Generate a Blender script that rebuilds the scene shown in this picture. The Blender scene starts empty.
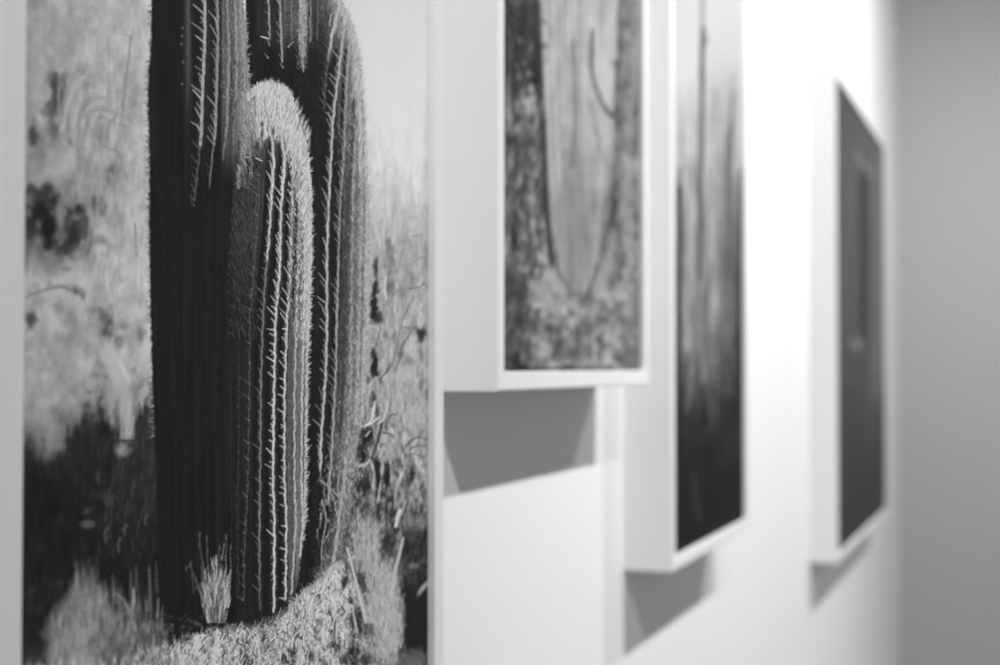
import bpy, bmesh, math
import numpy as np
from mathutils import Vector, Matrix

# ---------------------------------------------------------------- camera
D = bpy.data; SC = bpy.context.scene; COL = SC.collection
EYE = Vector((0.46, 0.0, 1.50))            # the art wall is the plane x = 0, it runs along +y
YAW = math.radians(19.46)                  # turned from the wall's direction towards the wall
PITCH = math.radians(1.36)
FPX = 1500.0
fwd = Vector((-math.sin(YAW)*math.cos(PITCH), math.cos(YAW)*math.cos(PITCH), math.sin(PITCH)))
cam = D.objects.new('camera', D.cameras.new('camera')); COL.objects.link(cam)
cam.location = EYE
cam.rotation_euler = fwd.to_track_quat('-Z', 'Y').to_euler()
cam.data.sensor_width = 36.0; cam.data.lens = FPX*36/1000
cam.data.clip_start = 0.02
cam.data.dof.use_dof = True
cam.data.dof.focus_distance = 0.84
cam.data.dof.aperture_fstop = 5.8
SC.camera = cam

# ---------------------------------------------------------------- light and exposure
w = D.worlds.new('room_light'); SC.world = w; w.use_nodes = True
bg = w.node_tree.nodes['Background']; bg.inputs[0].default_value = (1, 1, 1, 1); bg.inputs[1].default_value = 0.23
SC.view_settings.view_transform = 'Standard'; SC.view_settings.look = 'None'
SC.view_settings.exposure = 0.42; SC.view_settings.gamma = 1.0
SC.view_settings.use_curve_mapping = False

YEND = 5.74                                 # where the far wall stands
def spot(name, loc, target, power, angle, blend, size):
    l = D.lights.new(name, 'SPOT'); l.energy = power; l.spot_size = math.radians(angle)
    l.spot_blend = blend; l.shadow_soft_size = size
    o = D.objects.new(name, l); COL.objects.link(o); o.location = loc
    o.rotation_euler = (Vector(target)-Vector(loc)).to_track_quat('-Z', 'Y').to_euler()
SPOTS = [  # track lights in a row above the wall: y, aim y, aim z, watts, cone
    (0.00, 1.45, 0.95, 68, 65), (1.70, 2.00, 1.50, 96, 96), (3.14, 3.00, 1.60, 86, 120), (4.10, 4.90, 1.15, 66, 142)]
for y, ty, tz, p, cone in SPOTS:
    spot('track_spot', (0.98, y, 2.87), (0.0, ty, tz), p, cone, 1.0, 0.018)
spot('far_wall_fill', (2.7, 2.9, 3.05), (2.0, YEND, 0.9), 44, 170, 1.0, 0.05)  # added fill light to lift the far wall, no real fitting

# ---------------------------------------------------------------- helpers
def lin(v):
    v = np.clip(np.asarray(v, dtype=np.float64)/255.0, 0, 1)
    return np.where(v <= 0.04045, v/12.92, ((v+0.055)/1.055)**2.4)
def paint(name, val, rough=0.6, bump=0.0, scale=900.0, var=0.0):
    m = D.materials.new(name); m.use_nodes = True; nt = m.node_tree; b = nt.nodes['Principled BSDF']
    b.inputs['Roughness'].default_value = rough; b.inputs['Base Color'].default_value = (val, val, val, 1)
    b.inputs['Specular IOR Level'].default_value = 0.3
    tc = nt.nodes.new('ShaderNodeTexCoord'); n = nt.nodes.new('ShaderNodeTexNoise')
    n.inputs['Scale'].default_value = scale; n.inputs['Detail'].default_value = 4
    nt.links.new(tc.outputs['Object'], n.inputs['Vector'])
    if bump:
        bp = nt.nodes.new('ShaderNodeBump'); bp.inputs['Strength'].default_value = bump; bp.inputs['Distance'].default_value = 0.0004
        nt.links.new(n.outputs['Fac'], bp.inputs['Height']); nt.links.new(bp.outputs[0], b.inputs['Normal'])
    if var:
        r = nt.nodes.new('ShaderNodeMapRange'); r.inputs['To Min'].default_value = val-var; r.inputs['To Max'].default_value = val+var
        nt.links.new(n.outputs['Fac'], r.inputs['Value']); nt.links.new(r.outputs[0], b.inputs['Base Color'])
    return m
def link(name, me, mat, parent=None):
    o = D.objects.new(name, me); COL.objects.link(o); me.materials.append(mat)
    if parent: o.parent = parent
    return o
def slab(name, lo, hi, mat):
    bm = bmesh.new(); bmesh.ops.create_cube(bm, size=1)
    lo, hi = Vector(lo), Vector(hi)
    for v in bm.verts: v.co = Vector([(lo[i]+hi[i])/2 + v.co[i]*(hi[i]-lo[i]) for i in range(3)])
    me = D.meshes.new(name); bm.to_mesh(me); bm.free()
    o = link(name, me, mat); o['kind'] = 'structure'; return o

# ---------------------------------------------------------------- the room
WHITE = 0.80
M_WALL = paint('wall_paint', WHITE, 0.75, 0.25, 500)
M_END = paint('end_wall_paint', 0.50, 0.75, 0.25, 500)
M_FRAME = paint('white_lacquer', WHITE, 0.45, 0.05, 300)
M_BACK = paint('backing_board', 0.35, 0.8, 0.1, 200, 0.03)
M_FLOOR = paint('grey_concrete', 0.30, 0.5, 0.3, 3, 0.05)
M_CEIL = paint('ceiling_paint', WHITE, 0.8, 0.1, 400)
slab('wall_left', (-0.12, -2.0, 0.0), (0.0, YEND+0.12, 3.1), M_WALL)
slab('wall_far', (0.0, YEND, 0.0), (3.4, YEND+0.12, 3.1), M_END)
slab('floor', (-0.12, -2.0, -0.1), (3.4, YEND+0.12, 0.0), M_FLOOR)
slab('ceiling', (-0.12, -2.0, 3.1), (3.4, YEND+0.12, 3.2), M_CEIL)

# ---------------------------------------------------------------- drawing the grey values of the prints
def fnoise(h, w, sy, sx, seed, octs=3, gain=0.55):
    """smooth value noise, sy/sx = feature size in samples; roughly mean 0, range -1..1"""
    rng = np.random.default_rng(seed); out = np.zeros((h, w)); amp = 1.0; tot = 0
    for o in range(octs):
        gy, gx = max(sy/2**o, 1.0), max(sx/2**o, 1.0)
        nh, nw = int(h/gy)+4, int(w/gx)+4
        g = rng.uniform(-1, 1, (nh, nw))
        yy = np.arange(h)/gy; xx = np.arange(w)/gx
        iy = yy.astype(int); ix = xx.astype(int); fy = yy-iy; fx = xx-ix
        fy = (fy*fy*(3-2*fy))[:, None]; fx = (fx*fx*(3-2*fx))[None, :]
        a = g[iy][:, ix]; b = g[iy][:, ix+1]; c = g[iy+1][:, ix]; d = g[iy+1][:, ix+1]
        out += amp*((a*(1-fx)+b*fx)*(1-fy)+(c*(1-fx)+d*fx)*fy); tot += amp; amp *= gain
    return out/tot*1.6
def smooth(x, a, b):
    t = np.clip((x-a)/(b-a), 0, 1); return t*t*(3-2*t)

class Canvas:
    def __init__(s, x0, y0, x1, y1, S):
        s.x0, s.y0, s.S = x0, y0, S; s.w = int((x1-x0)*S); s.h = int((y1-y0)*S)
        s.X = x0+(np.arange(s.w)+0.5)[None, :]/S; s.Y = y0+(np.arange(s.h)+0.5)[:, None]/S
        s.a = np.zeros((s.h, s.w)); s.clip = None
    def N(s, sy, sx, seed, octs=3): return fnoise(s.h, s.w, sy*s.S, sx*s.S, seed, octs)
    def mix(s, mask, val): s.a += (val-s.a)*np.clip(mask, 0, 1)
    def box(s, x0, y0, x1, y1):
        i0 = max(int((y0-s.y0)*s.S), 0); i1 = min(int((y1-s.y0)*s.S)+1, s.h)
        j0 = max(int((x0-s.x0)*s.S), 0); j1 = min(int((x1-s.x0)*s.S)+1, s.w)
        return (slice(i0, i1), slice(j0, j1)) if i1 > i0 and j1 > j0 else None
    def blob(s, cx, cy, rx, ry, val, al=1.0, ang=0.0, hard=0.0, wob=None):
        r = max(rx, ry)*1.9; b = s.box(cx-r, cy-r, cx+r, cy+r)
        if b is None: return
        dx = s.X[:, b[1]]-cx; dy = s.Y[b[0]]-cy; c, n = math.cos(ang), math.sin(ang)
        q = np.sqrt(((dx*c+dy*n)/rx)**2+((-dx*n+dy*c)/ry)**2)
        if wob is not None: q = q+wob[b]
        m = (1-smooth(q, hard, 1.6-0.5*hard))*al
        s.a[b] += (val-s.a[b])*m
    def line(s, x0, y0, x1, y1, w0, w1, val, al=1.0, soft=0.6):
        p = max(w0, w1)+soft+0.5
        b = s.box(min(x0, x1)-p, min(y0, y1)-p, max(x0, x1)+p, max(y0, y1)+p)
        if b is None: return
        dx, dy = x1-x0, y1-y0; L = dx*dx+dy*dy+1e-9
        px = s.X[:, b[1]]-x0; py = s.Y[b[0]]-y0
        t = np.clip((px*dx+py*dy)/L, 0, 1)
        d = np.sqrt((px-t*dx)**2+(py-t*dy)**2)
        m = np.clip(((w0+(w1-w0)*t)/2+soft/2-d)/soft, 0, 1)*al
        if s.clip is not None: m = m*s.clip[b]
        s.a[b] += (val-s.a[b])*m
    def poly(s, pts, w0, w1, val, al=1.0, soft=0.6):
        n = len(pts)-1
        for i in range(n):
            s.line(*pts[i], *pts[i+1], w0+(w1-w0)*i/n, w0+(w1-w0)*(i+1)/n, val, al, soft)
    def curve(s, pts, *a, n=14, **k):
        ts = np.linspace(0, len(pts)-1, n*(len(pts)-1)+1); P = np.array(pts, float)
        P2 = np.vstack([2*P[0]-P[1], P, 2*P[-1]-P[-2]]); o = []
        for t in ts:
            i = min(int(t), len(pts)-2); f = t-i; p0, p1, p2, p3 = P2[i:i+4]
            o.append(0.5*((2*p1)+(-p0+p2)*f+(2*p0-5*p1+4*p2-p3)*f*f+(-p0+3*p1-3*p2+p3)*f**3))
        s.poly([tuple(q) for q in o], *a, **k)
    def sample(s, px, py):
        x = np.clip((px-s.x0)*s.S-0.5, 0, s.w-1.001); y = np.clip((py-s.y0)*s.S-0.5, 0, s.h-1.001)
        i, j = y.astype(int), x.astype(int); fy, fx = y-i, x-j
        return (s.a[i, j]*(1-fx)+s.a[i, j+1]*fx)*(1-fy)+(s.a[i+1, j]*(1-fx)+s.a[i+1, j+1]*fx)*fy

def draw_cactus():
    c = Canvas(20, -520, 440, 1120, 2); X, Y = c.X, c.Y; rng = np.random.default_rng(7)
    U = rng.uniform
    # ---- far scrub and sky: coarse tones first
    gy = [-520, -200, 0, 40, 80, 120, 160, 200, 240, 280, 320, 360, 400, 440, 480, 540, 600, 660, 800, 1120]
    gx = [27, 50, 75, 100, 125, 150, 360, 380, 400, 415, 430]
    G = [[176]*6+[216]*5, [176]*6+[216]*5,
         [160, 166, 172, 178, 188, 196, 214, 217, 217, 216, 215],
         [156, 158, 166, 172, 184, 192, 217, 219, 219, 218, 217],
         [152, 150, 160, 166, 176, 188, 219, 220, 220, 220, 219],
         [150, 148, 160, 165, 170, 180, 214, 221, 222, 221, 212],
         [150, 152, 160, 162, 170, 176, 205, 214, 220, 220, 212],
         [112, 128, 140, 150, 168, 176, 196, 194, 202, 200, 200],
         [95, 95, 120, 165, 176, 180, 190, 178, 178, 180, 186],
         [160, 162, 168, 174, 176, 182, 178, 168, 172, 172, 176],
         [158, 166, 166, 160, 170, 180, 170, 165, 172, 178, 176],
         [160, 164, 164, 158, 172, 176, 170, 165, 170, 176, 168],
         [150, 158, 150, 128, 160, 110, 165, 165, 170, 172, 170],
         [90, 122, 60, 52, 90, 55, 135, 140, 165, 162, 165],
         [36, 40, 36, 36, 52, 40, 110, 105, 130, 140, 150],
         [28, 29, 32, 38, 36, 28, 100, 110, 105, 90, 95],
         [27, 27, 30, 30, 28, 27, 90, 100, 80, 60, 50],
         [27, 28, 30, 30, 34, 70, 150, 140, 90, 45, 36],
         [60]*11, [70]*11]
    G = np.array(G, float)
    yy = np.arange(c.h)/c.S+c.y0; xx = np.arange(c.w)/c.S+c.x0
    cols = np.stack([np.interp(yy, gy, G[:, k]) for k in range(len(gx))], 1)
    wx = np.interp(xx, gx, np.arange(len(gx))); i = np.minimum(wx.astype(int), len(gx)-2); f = wx-i
    c.a = cols[:, i]*(1-f)+cols[:, i+1]*f
    left = 1-smooth(X, 150, 170)
    n1 = c.N(26, 16, 1, 4); n2 = c.N(10, 3.5, 2, 3); n3 = c.N(4, 2, 3, 2)
    light = smooth(c.a, 60, 150)
    c.a += left*light*(n1*15+c.N(13, 10, 6, 3)*13+n2*8+n3*4*smooth(X, 60, 140)-7)
    c.a += left*(1-light)*(n1*5+n2*4)
    W = c.N(12, 9, 5, 4)*0.8
    # blurred holes and puffs in the left scrub: x, y, rx, ry, value, strength
    for b in [(53, 30, 4, 18, 132, .5), (31, 18, 5, 12, 138, .5), (70, 42, 16, 20, 150, .5), (53, 62, 4, 24, 138, .45), (136, 8, 5, 12, 160, .5),
              (54, 86, 6, 14, 66, .85), (56, 100, 7, 15, 62, .85), (62, 76, 8, 5, 100, .6), (34, 137, 6, 14, 60, .9), (33, 106, 8, 8, 120, .5),
              (48, 112, 9, 5, 88, .7), (52, 128, 7, 8, 76, .7), (66, 128, 5, 12, 98, .7), (69, 143, 4, 6, 96, .6), (90, 112, 9, 14, 128, .6),
              (84, 160, 7, 10, 120, .6), (78, 148, 6, 8, 128, .5), (110, 170, 4, 5, 66, .8), (110, 178, 4, 5, 90, .7), (92, 186, 7, 5, 110, .5), (62, 168, 18, 16, 172, .6),
              (40, 206, 16, 16, 30, 1), (50, 192, 9, 9, 60, .85), (50, 226, 12, 18, 28, 1), (32, 222, 8, 22, 48, .9), (78, 212, 11, 9, 34, .95), (74, 232, 11, 18, 40, .9), (66, 250, 9, 8, 52, .9),
              (86, 236, 5, 20, 78, .8), (59, 222, 4.5, 14, 122, .75), (38, 240, 6, 8, 108, .7), (60, 212, 6, 8, 128, .5), (76, 254, 6, 4, 130, .8), (94, 206, 3, 8, 80, .7), (102, 205, 3, 11, 90, .7), (101, 240, 6, 4, 96, .7), (100, 250, 6, 3.5, 176, .7),
              (67, 269, 6, 3, 88, .7), (76, 292, 8, 5, 76, .85, .5), (62, 286, 6, 3, 120, .6), (49, 285, 4, 6, 118, .6), (37, 285, 4, 6, 122, .5), (58, 307, 6, 5, 118, .5), (31, 318, 5, 9, 62, .9), (69, 320, 8, 6, 118, .6), (93, 311, 6, 5, 118, .6), (116, 276, 5, 10, 148, .6),
              (104, 318, 7, 7, 92, .8), (110, 334, 8, 9, 68, .85), (118, 343, 5, 6, 88, .7), (141, 336, 3.5, 8, 80, .8), (122, 325, 5, 5, 110, .6), (88, 324, 6, 5, 128, .5), (84, 272, 20, 12, 176, .5), (75, 305, 8, 6, 176, .4),
              (56, 407, 8, 7, 112, .6), (60, 388, 16, 14, 140, .4), (98, 360, 3, 9, 118, .6), (107, 362, 3, 7, 116, .6), (96, 376, 7, 3.5, 112, .6), (105, 392, 3.5, 6, 124, .5), (30, 345, 6, 5, 130, .5), (134, 370, 3, 3, 118, .6), (136, 360, 2.5, 3, 130, .6),
              (118, 366, 8, 24, 178, .45), (143, 358, 6, 22, 188, .6), (142, 395, 7, 14, 178, .6)]:
        c.blob(*b[:6], ang=(b[6] if len(b) > 6 else 0), wob=W)
    for b in [(41, 210, 12, 15, 34, .9), (50, 228, 9, 17, 30, .95), (31, 232, 5, 16, 50, .7), (36, 196, 8, 8, 64, .7), (79, 210, 8, 7, 42, .85), (72, 240, 8, 11, 46, .85), (68, 252, 7, 5, 60, .8), (83, 228, 5, 12, 74, .6), (54, 95, 4, 14, 70, .6), (32, 135, 3.5, 9, 66, .7)]: c.blob(*b, hard=.25, wob=W*.6)
    for b in [(60, 218, 3.5, 12, 128, .8), (37, 241, 6, 5, 118, .7), (77, 254, 5, 3.5, 138, .8), (70, 222, 2, 6, 110, .5)]: c.blob(*b, wob=W*.5)
    for k in range(9):
        x = 62+k*4.6; c.curve([(x-4+k*.3, 128), (x+2, 100+k*2), (x+12, 74+k*6), (x+20+k, 70+k*7)], U(1.6, 2.6), 1.4, 182 if k % 2 else 128, .42, 2.2)
    # arching pale stems on the left
    for k in range(26):
        x = U(56, 118); y = U(66, 130); L = U(22, 60); d = U(-10, 4)
        c.curve([(x, y+L), (x+d*.3+2, y+L*.45), (x+d+8, y)], U(1, 2.4), U(.8, 1.5), U(165, 188) if k % 3 else U(118, 135), U(.2, .4), 2.2)
    for k in range(150):
        x = U(80, 152); y = U(90, 330); L = U(10, 36); d = U(-5, 6)
        c.line(x, y, x+d, y-L, U(.8, 1.6), U(.6, 1), U(184, 200) if k % 2 else U(118, 145), U(.2, .5), 1.5)
    c.curve([(131, 36), (128.5, 60), (125.5, 85), (123, 112)], 1.6, 1.4, 118, .55, 1.4)
    c.curve([(109, 40), (108.5, 75), (110, 108)], 1.6, 2, 140, .35, 2)
    c.line(122, 34, 133, 37, 1.6, 1.4, 130, .5, 1.6); c.line(133, 30, 131, 38, 1.4, 1.4, 130, .5, 1.6)
    c.curve([(96, 135), (104, 146), (118, 152), (122, 165), (128, 182)], 1.4, 1.4, 128, .5, 1.4)
    c.line(135, 222, 136.5, 256, 1.5, 1.5, 96, .6, 1.4)
    c.curve([(27, 296), (45, 290), (60, 287), (70, 290)], 1.6, 1.6, 96, .6, 1.6)
    # pale post-like stalk and the dark stick by it
    c.curve([(109, 350), (117, 362), (124, 372), (128, 384)], 6, 3.5, 188, .45, 4)
    c.curve([(106, 352), (113, 366), (120, 384)], 12, 10, 172, .3, 7)
    POST = 1
        # dark undergrowth rising behind, left
    ground = np.interp(xx, [20, 30, 40, 50, 60, 66, 74, 80, 86, 94, 101, 106, 112, 116, 124, 130, 133, 138, 144, 152, 200],
                       [452, 448, 454, 462, 456, 444, 434, 420, 412, 414, 410, 420, 434, 446, 448, 444, 432, 414, 408, 404, 400])
    gn = c.N(14, 3.4, 11, 3)*13+c.N(6, 9, 14, 3)*9
    und = smooth(Y, ground[None, :]+gn-17, ground[None, :]+gn+15)*left
    ut = 31+smooth(Y, 520, 420)*9+n1*5+c.N(12, 3, 12, 3)*5+smooth(X, 100, 150)*8*(1-smooth(Y, 470, 540))
    c.mix(und, ut)
    c.curve([(124, 384), (127, 408), (127.5, 437)], 8, 11, 162, .42, 6)
    for k in range(16):
        x = U(120, 133); c.line(x, U(400, 425), x+U(-1, 1), U(425, 446), U(1, 3), 1, U(140, 186), .4, 2)
    c.curve([(112, 395), (111, 410), (112, 424)], 5, 3, 146, .5, 4)
    for b in [(50, 447, 5, 9, 130, .7), (61, 443, 5, 11, 136, .7), (45, 455, 3, 7, 110, .6), (104, 428, 7, 12, 28, .9), (91, 420, 5, 9, 52, .6)]:
        c.blob(*b, wob=W)
    c.blob(121, 451, 7, 7, 140, .95, hard=.35, wob=W*.5); c.blob(130, 450, 4, 4, 100, .7)
    c.line(111, 440.5, 133, 440.5, 2.6, 1.6, 34, .9, 1.2)
    c.line(109, 425, 109, 465, 4, 3, 26, .6, 3)
    for b in [(88, 510, 6, 3, 74, .8, -.5), (87, 524, 6, 3.5, 92, .8), (108, 498, 5, 7, 66, .7), (96, 494, 6, 4, 54, .6), (98, 477, 2.5, 6, 64, .6), (60, 519, 5, 4, 44, .6), (120, 474, 4, 5, 58, .6),
              (30, 590, 5, 8, 66, .8), (62, 582, 9, 5, 50, .7, -.5), (76, 562, 3, 8, 48, .6), (109, 517, 5, 9, 54, .6)]:
        c.blob(*b[:6], ang=(b[6] if len(b) > 6 else 0), wob=W)
    for k in range(130):
        x = U(98, 156); y = U(415, 560); L = U(6, 22); d = U(-2, 8)
        c.line(x, y, x+d*.5, y-L, U(.8, 1.8), .7, U(50, 84), U(.25, .6), 1.6)
    for (x, y, r) in [(105, 535, 8), (118, 545, 7), (145, 520, 5), (124, 530, 5)]:
        c.curve([(x+3, y-r), (x, y-r*.2), (x+1, y+r)], 2, 1.5, 72, .7, 1.8)
    # ---- right scrub
    right = smooth(X, 340, 352)
    tex = smooth(Y, 90, 190)*right
    m1 = c.N(12, 5, 21, 3); m2 = c.N(5, 2, 22, 3); m3 = c.N(30, 4, 23, 3)
    c.a += tex*(m1*12+m2*16*smooth(Y, 150, 330)+m3*12-6*smooth(Y, 180, 260))
    c.a += right*smooth(Y, 400, 470)*(m1*30+m2*26)
    for k in range(900):
        y = U(0, 1)**.8*440+100; x = U(362, 429); L = U(6, 22); d = U(-3, 5)
        k2 = min(1, max(0, (y-110)/160))
        v = (U(208, 228) if U(0, 1) < .55 else U(130, 185)) if y < 260 else (U(185, 214) if U(0, 1) < .5 else U(75, 150))
        c.line(x, y, x+d, y-L, U(.6, 1.3), .5, v, k2*U(.15, .5), .9)
    W2 = c.N(6, 4, 25, 3)*.6
    for b in [(376, 271, 2.5, 12, 48, .9), (374, 293, 4, 14, 30, 1), (374, 313, 5, 9, 38, .95), (380, 318, 4, 5, 60, .8), (375, 357, 3, 8, 50, .9), (374, 367, 4.5, 12, 34, 1), (369, 380, 3, 5, 90, .7), (374, 398, 2, 6, 60, .8),
              (388, 243, 3, 16, 112, .8), (390, 262, 5, 14, 118, .7), (391, 285, 5, 10, 92, .7), (402, 292, 4, 7, 116, .6), (412, 280, 4, 8, 120, .6), (400, 240, 5, 6, 140, .5), (426, 255, 2.5, 10, 130, .6),
              (421, 336, 4.5, 8, 42, 1), (424, 328, 2.5, 3, 50, .8), (421, 355, 4, 8, 96, .7), (421, 388, 3.5, 7, 70, .8), (427, 393, 2.5, 8, 60, .8), (410, 330, 6, 5, 120, .6), (386, 336, 4, 5, 100, .6), (394, 338, 3, 6, 100, .6), (410, 348, 8, 7, 196, .6), (404, 373, 9, 7, 186, .6), (404, 323, 3, 4, 196, .8),
              (382, 381, 3, 3, 70, .8), (401, 355, 4, 4, 84, .7), (411, 362, 4, 4, 110, .6), (416, 396, 14, 14, 158, .6), (418, 420, 12, 16, 176, .6), (388, 450, 8, 9, 176, .8), (386, 438, 7, 7, 172, .7)]:
        c.blob(*b, wob=W2)
    for pts, v, w in [([(424, 283), (419, 287), (408, 289)], 100, 1.4), ([(428, 288), (424, 282)], 110, 1.3), ([(412, 236), (420, 235)], 130, 1),
                      ([(400, 352), (404, 342), (410, 334), (417, 325)], 92, 1.2), ([(386, 374), (392, 364), (396, 350), (400, 330), (406, 312), (414, 296)], 105, 1.3),
                      ([(379, 380), (386, 372), (390, 362)], 70, 1.5), ([(376, 346), (379, 334), (381, 322)], 96, 1.2), ([(395, 372), (400, 358), (404, 344), (410, 334)], 92, 1.2),
                      ([(404, 327), (410, 328), (417, 327)], 100, 1.2), ([(360, 325), (372, 326), (380, 330)], 198, 1), ([(386, 276), (385, 290), (387, 300)], 205, 1.6), ([(384, 228), (383.5, 250)], 206, 1.3),
                      ([(402, 250), (400, 262), (397, 275)], 120, 1.2), ([(414, 262), (420, 258), (426, 258)], 130, 1.1)]:
        c.curve(pts, w, w*.7, v, .8, 1.0, n=6)
    for k in range(700):
        x = U(352, 429); y = U(400, 560); L = U(3, 11); d = U(-4, 4)
        c.line(x, y, x+d, y-L, U(.6, 1.5), .5, U(165, 205) if U(0, 1) < .45 else U(35, 90), U(.2, .55), .9)
    # darker mixed growth below, right
    for b in [(363, 447, 5.5, 17, 24, 1), (366, 432, 5, 8, 28, .95), (371, 440, 3, 6, 32, .8), (363, 487, 6, 15, 34, .95), (378, 478, 3.5, 16, 30, 1), (387, 478, 3.2, 12, 30, 1), (375, 461, 3.5, 3.5, 40, .9), (408, 482, 3.5, 14, 70, .85), (412, 473, 3, 8, 44, .9), (392, 496, 3, 6, 38, .9), (384, 494, 3, 3, 44, .8), (396, 474, 3, 3, 60, .8),
              (367, 503, 3, 8, 54, .8), (378, 512, 3, 9, 36, .95), (386, 506, 3, 9, 40, .95), (393, 512, 3.5, 11, 34, .95), (386, 540, 5, 10, 44, .9), (396, 532, 3, 7, 50, .85), (389, 552, 4, 5, 66, .7), (378, 412, 3, 5, 60, .8), (372, 402, 2.5, 6, 60, .8), (400, 435, 2, 5, 90, .7), (395, 427, 3, 3, 90, .7), (386, 427, 2.5, 2.5, 90, .7)]:
        c.blob(*b, wob=W2)
    for pts, v, w in [([(405, 447), (412, 440), (419, 437), (427, 440)], 72, 1.6), ([(410, 450), (416, 446), (426, 446)], 88, 1.3), ([(386, 424), (391, 415), (396, 415)], 72, 1.4), ([(383, 432), (390, 434), (394, 438)], 72, 1.4),
                      ([(402, 445), (404, 452), (406, 456)], 60, 1.6), ([(406, 456), (414, 454), (424, 457)], 84, 1.4), ([(408, 458), (414, 464), (418, 472)], 100, 1.3), ([(382, 422), (379, 436), (375, 450), (370, 462)], 52, 2.6), ([(384, 444), (379, 446)], 70, 1.4)]:
        c.curve(pts, w, w*.6, v, .9, .9, n=6)
    for pts, v, w in [([(375, 402), (371, 420), (364, 427)], 205, 2), ([(388, 402), (384, 418), (378, 424)], 196, 1.8), ([(362, 426), (370, 424), (378, 418)], 202, 1.8), ([(359, 466), (366, 464), (370, 460)], 176, 2.4), ([(371, 462), (374, 472), (373, 490)], 180, 1.6), ([(383, 464), (381, 480), (378, 500)], 190, 1.3), ([(392, 478), (388, 490)], 170, 1.6),
                      ([(396, 484), (395, 500), (393, 520)], 160, 2.2), ([(400, 510), (397, 518), (396, 526)], 196, 3.2), ([(406, 500), (401, 515)], 160, 2), ([(366, 437), (369, 432)], 170, 1.6)]:
        c.curve(pts, w, w*.8, v, .9, .9, n=6)
    for b in [(364, 437, 5.5, 9, 26, 1), (362.5, 452, 5, 10, 24, 1), (370, 432, 3, 5, 30, .9), (378, 475, 3.2, 17, 34, .9), (387, 478, 3, 12, 32, .9), (364, 485, 5, 12, 40, .8), (412, 473, 2.6, 8, 46, .9), (374, 300, 3.4, 16, 34, .9), (374, 367, 3.4, 12, 36, .9), (421, 336, 3.6, 7, 44, .9), (393, 512, 3, 10, 38, .8), (387, 545, 4, 6, 52, .7)]: c.blob(*b, hard=.35, wob=W2*.7)
    c.line(366, 436, 370, 431, 1.8, 1.4, 165, .9)
    # dark bank at the far right bottom
    bank = smooth(X, 396, 408)*smooth(Y, 512, 545)
    c.mix(bank*.95, 46+m1*14+m2*14); c.mix(smooth(X, 398, 404)*smooth(Y, 576, 592), 32+m1*5)
    for b in [(409, 535, 5, 4, 60, .8), (410, 520, 5, 5, 120, .6), (413, 566, 7, 3.5, 118, .8, -.1), (424, 560, 5, 4, 96, .6), (407, 572, 4, 3, 96, .6)]:
        c.blob(*b[:6], ang=(b[6] if len(b) > 6 else 0), wob=W2)
    c.curve([(429, 582), (422, 589), (416, 600)], 4, 2.6, 140, .9, 1.4)
    c.blob(414, 665, 18, 18, 88, .9, hard=.5, wob=W2*.6)
    # far bottom ground (below the sight line of the photograph)
    low = smooth(Y, 640, 700); c.mix(low, 110+m1*35+m2*35+n1*12)

    # ---- the columns
    def interp(tab): return np.interp(Y[:, 0], [p[0] for p in tab], [p[1] for p in tab])[:, None]
    fz = c.N(2.2, 3, 31, 2)
    def fill(lt, rt, val, soft=1.2, fl=1.0, fr=1.0, top=None):
        l, r = interp(lt), interp(rt)
        m = smooth(X, l-soft+fz*fl, l+soft+fz*fl)*(1-smooth(X, r-soft+fz*fr, r+soft+fz*fr))
        if top is not None: m = m*top
        c.mix(m, val); return m
    rn = c.N(60, 2.2, 32, 2); rf = c.N(2.4, 1.3, 33, 2); rg = c.N(30, 3, 34, 2)
    def spines(tab, y0, y1, step, dx, dy, ln, v, w, al=.9, jit=1.0, pair=.35, fade=None):
        y = y0
        while y < y1:
            x = float(np.interp(y, [p[0] for p in tab], [p[1] for p in tab])); q = U(.4, 1.3); k_ = U(-.3, .3)
            if U(0, 1) < .07: y += step*U(.3, .9); continue
            a2 = al*(1 if fade is None else fade(y))*U(.7, 1)
            c.line(x, y+U(-.6, .6), x+(dx-dy*k_)*ln*q+U(-1, 1)*jit, y+(dy+dx*k_)*ln*q+U(-1, 1)*jit, w*U(.8, 1.1), w*.45, v*U(.85, 1.08), a2, .7)
            if U(0, 1) < .22: c.blob(x+U(-1.5, 1), y, 1.3, 1.6, v*U(.9, 1.08), a2*.7, hard=.3)
            if U(0, 1) < pair: c.line(x, y, x+dx*ln*.5+U(-1, 1)*jit, y+dy*ln*.1+U(-2, 2)*jit, w*.8, w*.4, v*U(.85, 1), a2*.8, .7)
            y += step*U(.6, 1.3)
    def rib(tab, y0, y1, w, v, al=.9, wob=.4, beads=.25, fade=None, halo=0.0):
        y = y0; ph = U(0, 6); px_ = None
        while y <= y1:
            x = float(np.interp(y, [p[0] for p in tab], [p[1] for p in tab]))+wob*math.sin(y*.31+ph)+wob*.6*math.sin(y*.83+ph*2)
            if px_ is not None:
                a2 = al*(1 if fade is None else fade(y))*U(.72, 1); q = 1+beads*math.sin(y*1.05+ph)*U(.3, 1)+beads*U(-.5, .5)
                if halo: c.line(px_[0], px_[1], x, y, w*3.4, w*3.4, v*.6, a2*halo*.12, 2)
                c.line(px_[0], px_[1], x, y, w*q, w*q, v*(1+.05*math.sin(y*1.7+ph)+U(-.09, .07)), a2, .9)
            px_ = (x, y); y += 2.0
    def fuzz(n, xf, yr, L, ang, v, w, al, spread=.35):
        for _ in range(n):
            y = U(*yr); x = xf(y); a = ang+U(-spread, spread); l = U(*L)
            c.line(x, y, x+math.cos(a)*l, y-math.sin(a)*l, w, w*.4, U(*v), U(*al), .7)

    # dark gap and the rear right-hand column
    DL = [(-520, 296), (0, 296), (600, 300)]
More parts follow.
